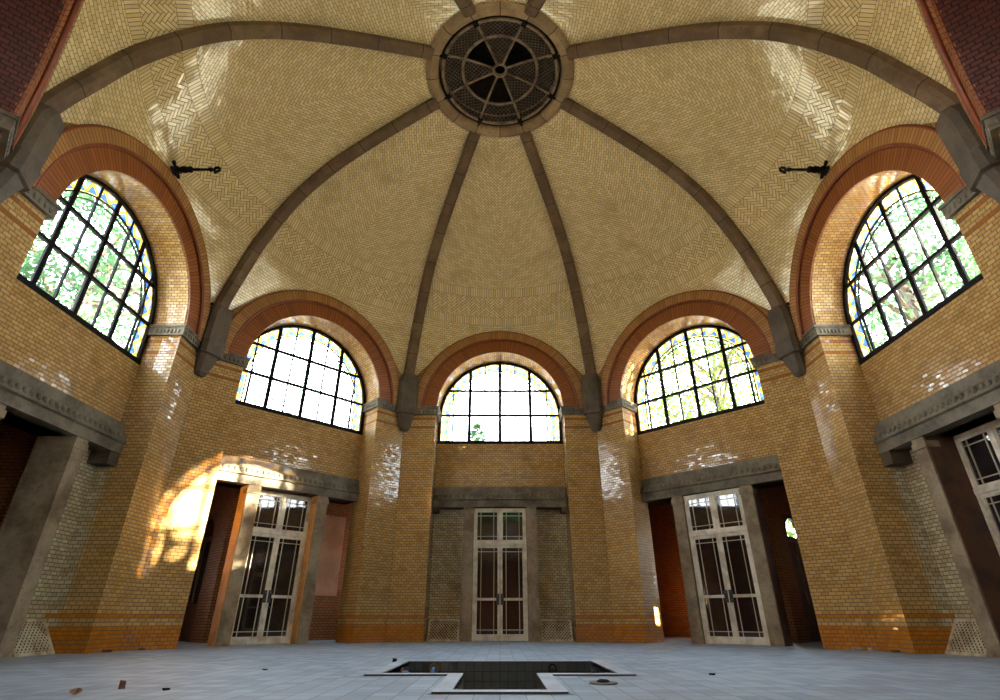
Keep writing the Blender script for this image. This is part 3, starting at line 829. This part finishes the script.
m.poly([(-1.07,-1.56,ZP),(1.07,-1.56,ZP),(1.07,.13,ZP),(-1.07,.13,ZP)]); m.poly([(-.33,-2.83,ZP),(.33,-2.83,ZP),(.33,-1.56,ZP),(-.33,-1.56,ZP)])
o=m.build('floor_pit',M_PIT); tag(o,'grey tiled sunken pit in the floor','pit',kind='structure')
# coping round the pit
def off(poly,d):
    out=[]; n=len(poly)
    for i in range(n):
        p0,p1,p2=Vector(poly[i-1]),Vector(poly[i]),Vector(poly[(i+1)%n])
        e1,e2=(p1-p0).normalized(),(p2-p1).normalized(); n1,n2=Vector((-e1.y,e1.x)),Vector((-e2.y,e2.x))
        out.append(tuple(p1+(n1+n2)*d))
    return out
OUT=off(PIT,.13); LIP_SHADE=off(PIT,.18); INN=off(PIT,-.0)
m=MB()
for i in range(n):
    j=(i+1)%n; a,b,c,d=INN[i],INN[j],OUT[j],OUT[i]
    hh=.012
    if i==0: continue
    m.poly([(a[0],a[1],hh),(b[0],b[1],hh),(c[0],c[1],hh),(d[0],d[1],hh)])
    m.poly([(d[0],d[1],hh),(c[0],c[1],hh),(c[0],c[1],0),(d[0],d[1],0)],m=1); m.poly([(a[0],a[1],hh),(b[0],b[1],hh),(b[0],b[1],-.04),(a[0],a[1],-.04)]); e_,f_=LIP_SHADE[i],LIP_SHADE[j]
    if i in (2,4,6): m.poly([(d[0],d[1],.003),(c[0],c[1],.003),(f_[0],f_[1],.003),(e_[0],e_[1],.003)],m=1)  # flush dark joint with the shadow line painted along the front edges
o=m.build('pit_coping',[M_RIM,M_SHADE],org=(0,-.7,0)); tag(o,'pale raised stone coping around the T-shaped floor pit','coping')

# pipes in the pit
M_BLUE=plain('blue pipe paint',(60,120,190),(40,80,130),rough=.4); M_BRASS=plain('brass ring',(120,86,50),rough=.4,metal=.6)
def pipe(x,y,nx,label,mat):
    root=empty('pipe_fitting',(x,y,-.075)); tag(root,label,'pipe','pipe stubs in the pit walls')
    m=MB(); d=Vector((nx,-1 if nx==0 else 0,0)); p=Vector((x,y,-.075))
    m.tube([p,p+d*.05,p+d*.10+Vector((0,0,-.02)),p+d*.13+Vector((0,0,-.08)),p+d*.13+Vector((0,0,-.2))],.022,8)
    m.build('pipe_stub',mat,root,(x,y,-.075))
    m=MB(); q=p+d*.012; m.ring(tuple(q),.045,.010,'y' if nx==0 else 'x',16,6); m.build('wall_flange',M_BRASS if mat is M_BLUE else M_IRON,root,(x,y,-.075))
pipe(-.78,.13,0,'blue bent pipe stub on the back wall of the floor pit',M_BLUE)
pipe(-1.07,-.45,1,'blue bent pipe stub on the left wall of the floor pit',M_BLUE)
pipe(.62,.13,0,'dark bent pipe stub on the back wall of the floor pit',M_IRON)
pipe(1.07,-.45,-1,'dark bent pipe stub on the right wall of the floor pit',M_IRON)

# drain cover
root=empty('floor_drain',(.80,-2.33,0)); tag(root,'small round dark metal drain cover in the floor right of the pit','drain')
m=MB(); m.tube([(.80,-2.33,0),(.80,-2.33,.012)],.11,20); m.build('cover_plate',M_MESH,root,(.80,-2.33,0))
m=MB(); m.tube([(.80,-2.33,.012),(.80,-2.33,.02),(.80,-2.33,.03)],[.05,.05,.03],12); m.build('cap',M_IRON,root,(.80,-2.33,0))

# litter on the floor
M_DLEAF=plain('dry leaf',(150,104,60),(110,74,44),rough=.8); M_BRK=plain('brick chip',(110,66,44),(70,46,36),rough=.9,bump=.5); M_CHIP=plain('mortar chip',(186,170,140),(150,134,110),rough=.9,bump=.5)
def leaf(name,x,y,s,rz,label,mat):
    m=MB(); n=8
    for i in range(n):
        a,b=i/n,(i+1)/n; w=lambda t:.5*s*math.sin(math.pi*t)**.8; z=lambda t:.01+.6*s*(t-.2)**2
        for q in (-1,1):
            m.poly([(s*(a-.5)*1.6,0,z(a)),(s*(b-.5)*1.6,0,z(b)),(s*(b-.5)*1.6,q*w(b),z(b)+.35*w(b)),(s*(a-.5)*1.6,q*w(a),z(a)+.35*w(a))],smooth=True)
            m.poly([(s*(a-.5)*1.6,0,z(a)-.004),(s*(a-.5)*1.6,q*w(a),z(a)+.35*w(a)-.004),(s*(b-.5)*1.6,q*w(b),z(b)+.35*w(b)-.004),(s*(b-.5)*1.6,0,z(b)-.004)],smooth=True)
    o=m.build(name,mat,None,(0,0,0),(x,y,0),rz); return tag(o,label,'leaf')
leaf('dry_leaf',-2.80,-3.02,.07,R(115),'curled brown dry leaf on the floor at the lower left corner of the hall',M_DLEAF)
def chip(name,x,y,sx,sy,sz,mat,label,cat,seed,group=None):
    rnd=random.Random(seed); m=MB(); P=[[(sx*(i*2-1)*rnd.uniform(.7,1),sy*(j*2-1)*rnd.uniform(.7,1),sz*2*k_*rnd.uniform(.75,1)) for k_ in (0,1)] for j in (0,1) for i in (0,1)]
    v=[P[0][0],P[1][0],P[3][0],P[2][0],P[0][1],P[1][1],P[3][1],P[2][1]]
    for q in ((3,2,1,0),(4,5,6,7),(0,1,5,4),(1,2,6,5),(2,3,7,6),(3,0,4,7)): m.poly([v[i] for i in q])
    o=m.build(name,mat,None,(0,0,0),(x,y,0),rnd.uniform(0,3)); return tag(o,label,cat,group)
chip('brick_shard',-2.72,-2.66,0.022,.012,.028,M_BRK,'jagged dark brown brick shard on the floor behind the dry leaf','shard',1)
chip('pebble',-2.35,-2.75,.022,.015,.008,M_IRON,'flat dark pebble right of the brick shard','pebble',2)
chip('pebble',-1.23,.02,.022,.02,.02,M_IRON,'dark pebble by the back left corner of the pit','pebble',3)
chip('pebble',-2.3,-1.1,.03,.015,.006,M_BRK,'flat brown pebble on the floor left of the pit, behind the shard','pebble',4)
chip('pebble',1.9,-1.6,.03,.016,.008,M_IRON,'dark flake on the floor right of the drain cover','pebble',5)
for i,(q,s) in enumerate(((.52,1),(.72,.8))):
    p=rotk(-1,(1.67+q,5.93,0)); chip('mortar_chip',p[0],p[1],.07*s,.04,.022,M_CHIP,('larger' if s==1 else 'smaller')+' pale mortar chunk at the foot of the pier right of the right glazed door','chip',10+i)
p=rotk(-2,(-2.0,5.93,0)); chip('mortar_chip',p[0],p[1],.06,.04,.02,M_BRK,'brown brick chunk at the foot of the pier before the right lattice vent','chip',14)
p=rotk(2,(2.05,5.93,0)); chip('mortar_chip',p[0],p[1],.07,.03,.02,M_BRK,'brown brick chunk at the foot of the left pier near the left lattice vent','chip',15)
p=rotk(1,(-2.2,5.93,0)); chip('mortar_chip',p[0],p[1],.05,.03,.018,M_BRK,'brown brick chunk at the foot of the pier left of the left glazed door','chip',16)

# ------------------------------------------------------------------ iron arms and studs
for k,nm in ((2,'left'),(-2,'right')):
    sg=1 if k==2 else 1
    root=bayroot('lamp_bracket',k,(0,A-.09,7.735)); og_=(0,A-.09,7.735)
    tag(root,'black wrought iron lamp arm above the '+nm+' side lunette window','bracket','wrought iron lamp arms')
    y=A-.09; z=7.735
    m=MB(); m.box(-.05,.05,y-.03,y,z-.1,z+.1)
    for dx,dz in ((-.11,.07),(.11,.07),(-.10,-.07),(.10,-.07)): m.blob((dx,y-.03,z+dz),.05,.03,.045,8,5)
    m.tube([(-.13,y-.03,z+.05),(0,y-.05,z),(.13,y-.03,z+.05)],.025,6); m.tube([(-.11,y-.03,z-.06),(0,y-.05,z),(.11,y-.03,z-.06)],.025,6)
    m.build('wall_plate',M_IRON,root,og_)
    m=MB(); prof=[(.0,.05),(.06,.07),(.10,.04),(.14,.06),(.20,.065),(.26,.05),(.30,.062),(.34,.03)]
    m.tube([(0,y-d,z) for d,r in prof],[r for d,r in prof],10); m.build('baluster',M_IRON,root,og_)
    m=MB(); m.tube([(0,y-.32,z),(0,y-.66,z)],.024,8); m.tube([(0,y-.62,z),(0,y-.66,z),(0,y-.70,z)],[.03,.042,.03],8); m.build('rod',M_IRON,root,og_)
    m=MB(); m.ring((0,y-.775,z),.05,.024,'x',16,6); m.blob((0,y-.76,z-.07),.025,.025,.035,8,5); m.build('end_ring',M_IRON,root,og_)
    for i,th in enumerate((22,11,1)):
        m=MB(); t=R(th); x=-math.cos(t)*2.32 if k==-2 else math.cos(t)*2.32; zz=ZC+math.sin(t)*2.32
        m.tube([(x,A+.02,zz),(x,A-.10,zz)],.018,6); m.blob((x,A-.11,zz),.035,.03,.035,8,5)
        o=baymesh(m,'iron_stud',M_IRON,k,(x,A,zz)); tag(o,('highest','middle','lowest')[i]+' of three black iron studs beside the '+nm+' side window arch','stud','iron studs beside the side arches')

# ------------------------------------------------------------------ outdoors
m=MB(); m.poly([(-120,-120,-.35),(120,-120,-.35),(120,120,-.35),(-120,120,-.35)]); o=m.build('ground',M_BOUNCE); tag(o,'pale light-bouncing ground outside the hall','ground',kind='structure')
def tree(x,y,z,rx,rz,n,mat,label,seed,leafs=.2,branches=True,shell=.3,sg=.42):
    rnd=random.Random(seed); root=empty('tree',(x,y,-.35)); tag(root,label,'tree','trees outside the windows'); og_=(x,y,-.35)
    m=MB(); m.tube([(x,y,-.35),(x+.1,y,z*.5),(x,y+.1,z)],[.28,.2,.08],8); m.build('trunk',M_BARK,root,og_)
    m=MB(); tips=[]
    for i in range(16 if branches else 0):
        a=rnd.uniform(0,6.28); e=rnd.uniform(-.5,.9); L=rnd.uniform(.5,.95)
        b=Vector((x,y,z+rnd.uniform(-.7,.2)*rz)); t=Vector((x+rx*L*math.cos(a)*math.cos(e),y+rx*L*math.sin(a)*math.cos(e),z+rz*L*math.sin(e)))
        mid=(b+t)/2+Vector((rnd.uniform(-.3,.3),rnd.uniform(-.3,.3),.25)); m.tube([b,mid,t],[.09,.055,.015],6,cap=False)
    if branches: m.build('branches',M_BARK,root,og_)
    m=MB(); cl=[]
    for i in range(max(6,n//90)):
        a=rnd.uniform(0,6.28); s=rnd.uniform(-1,1); q=rnd.uniform(shell,1)**.5; c=math.sqrt(1-s*s)
        cl.append((x+rx*q*c*math.cos(a),y+rx*q*c*math.sin(a),z+rz*q*s))
    for i in range(n):
        c=rnd.choice(cl); p=Vector((rnd.gauss(c[0],sg),rnd.gauss(c[1],sg),rnd.gauss(c[2],.32)))
        u=Vector((rnd.gauss(0,1),rnd.gauss(0,1),rnd.gauss(0,.6))).normalized(); w=u.orthogonal().normalized()
        w=(w*math.cos(i)+u.cross(w)*math.sin(i)); s=leafs*rnd.uniform(.6,1.3)
        m.poly([p-u*s*.5,p+w*s*.28,p+u*s*.5,p-w*s*.28])
    m.build('foliage',mat,root,og_)
def conifer(x,y,h,r,mat,label,seed):
    rnd=random.Random(seed); root=empty('conifer',(x,y,-.35)); tag(root,label,'tree','trees outside the windows'); og_=(x,y,-.35)
    m=MB(); m.tube([(x,y,-.35),(x,y,h)],[.22,.02],8); m.build('trunk',M_BARK,root,og_)
    m=MB()
    for i in range(1100):
        t=rnd.random()**.8; zz=h*(.35+.65*t); rr=r*(1-t)**.8*rnd.uniform(.3,1)+.05; a=rnd.uniform(0,6.28)
        p=Vector((x+rr*math.cos(a),y+rr*math.sin(a),zz-.25*rr)); u=Vector((math.cos(a),math.sin(a),rnd.uniform(-.4,.2))).normalized(); w=Vector((-u.y,u.x,rnd.uniform(-.5,.5)))*.06; s=rnd.uniform(.2,.4)
        m.poly([p-u*s*.5,p+w,p+u*s*.5,p-w])
    m.build('foliage',mat,root,og_)
tree(-12.5,6.2,10.2,3.9,3.5,18000,M_LEAF[0],'leafy green tree filling the view through the left side window',11,.17)
tree(12.5,6.6,10.2,3.9,3.5,16000,M_LEAF[0],'leafy green tree in the view through the right side window',12,.17)
tree(9.5,14.5,10.0,3.7,3.1,13000,M_LEAF[1],'yellow-green branching tree outside the window right of the middle',13,.17)
tree(4.2,16.5,7.6,2.2,1.3,500,M_LEAF[1],'low yellow-green tree at the right foot of the middle window',14,.24)
tree(-9.5,15.5,9.2,3.2,2.4,320,M_LEAF[0],'sparse tree faintly seen through the window left of the middle',15,.2,branches=False)
conifer(-1.0,15.2,8.1,2.4,M_LEAF[2],'small conifer tip in the lower left of the middle window',16)
tree(16.2,-1.9,8.0,1.2,1.1,1800,M_LEAF[0],'dense tree crown outside on the right, shading the low sun',17,.22,shell=.0)

tree(12.5,-7.2,8.0,2.4,2.2,4000,M_LEAF[0],'dense tree outside the near right bay',18,.3,shell=.0)  # added out of view to keep sun out of the near right window

tree(14.36,1.40,8.4,.62,1.35,3200,M_LEAF[0],'narrow unseen tree crown added to block the sun at the right middle window',19,.2,shell=.0,sg=.2)  # added crown keeps a sun patch off the far wall
tree(16.0,-4.0,7.6,1.2,1.1,26,M_LEAF[0],'thin leafy bough outside dappling the low sun',20,.3,shell=.0)
tree(0.3,-11.6,6.6,3.4,2.6,8000,M_LEAF[0],'dense green tree behind the hall, outside the near bay',22,.3,shell=.1)  # added out of view so the near window lets in less sky
tree(9.6,9.6,2.8,1.6,1.6,2600,M_LEAF[1],'yellow-green bush behind the corridor fanlight on the right',21,.17,branches=False)

# ------------------------------------------------------------------ light
w=bpy.data.worlds.new('World'); sc.world=w; w.use_nodes=True; X.nt=w.node_tree
bg=w.node_tree.nodes['Background']
tc=nd('ShaderNodeTexCoord'); sx=nd('ShaderNodeSeparateXYZ'); ln(tc.outputs['Generated'],sx.inputs[0])
ln(mixc(smooth(X(sx.outputs[2]),0.0,.9),(.94,.97,1,1),(.50,.66,.80,1)),bg.inputs[0]); bg.inputs[1].default_value=8.0
su=bpy.data.lights.new('Sun','SUN'); su.energy=36; su.angle=R(.6); su.color=(1,.86,.64)
so=bpy.data.objects.new('Sun',su); COL.objects.link(so)
al,el=R(17.3),R(15.2)
src=Vector((math.cos(el)*math.cos(al),-math.cos(el)*math.sin(al),math.sin(el)))
so.rotation_euler=src.to_track_quat('Z','Y').to_euler(); so.location=src*40

# ------------------------------------------------------------------ camera
cd=bpy.data.cameras.new('Camera'); cam=bpy.data.objects.new('Camera',cd); COL.objects.link(cam); sc.camera=cam
F,PITCH=533.75,R(26.743)
cd.sensor_fit='HORIZONTAL'; cd.sensor_width=36; cd.lens=F/1000*36; cd.clip_start=.05; cd.clip_end=500
cam.location=(0,-7.181,.448); cam.rotation_euler=(math.pi/2+PITCH,0,0)

sc.view_settings.view_transform='Standard'; sc.view_settings.look='None'; sc.view_settings.gamma=1; sc.view_settings.use_curve_mapping=False
sc.view_settings.exposure=1.65
sc.cycles.max_bounces=14; sc.cycles.diffuse_bounces=7; sc.cycles.glossy_bounces=4; sc.cycles.transparent_max_bounces=16
sc.cycles.use_denoising=True; sc.cycles.caustics_reflective=False; sc.cycles.caustics_refractive=False; sc.cycles.sample_clamp_indirect=8
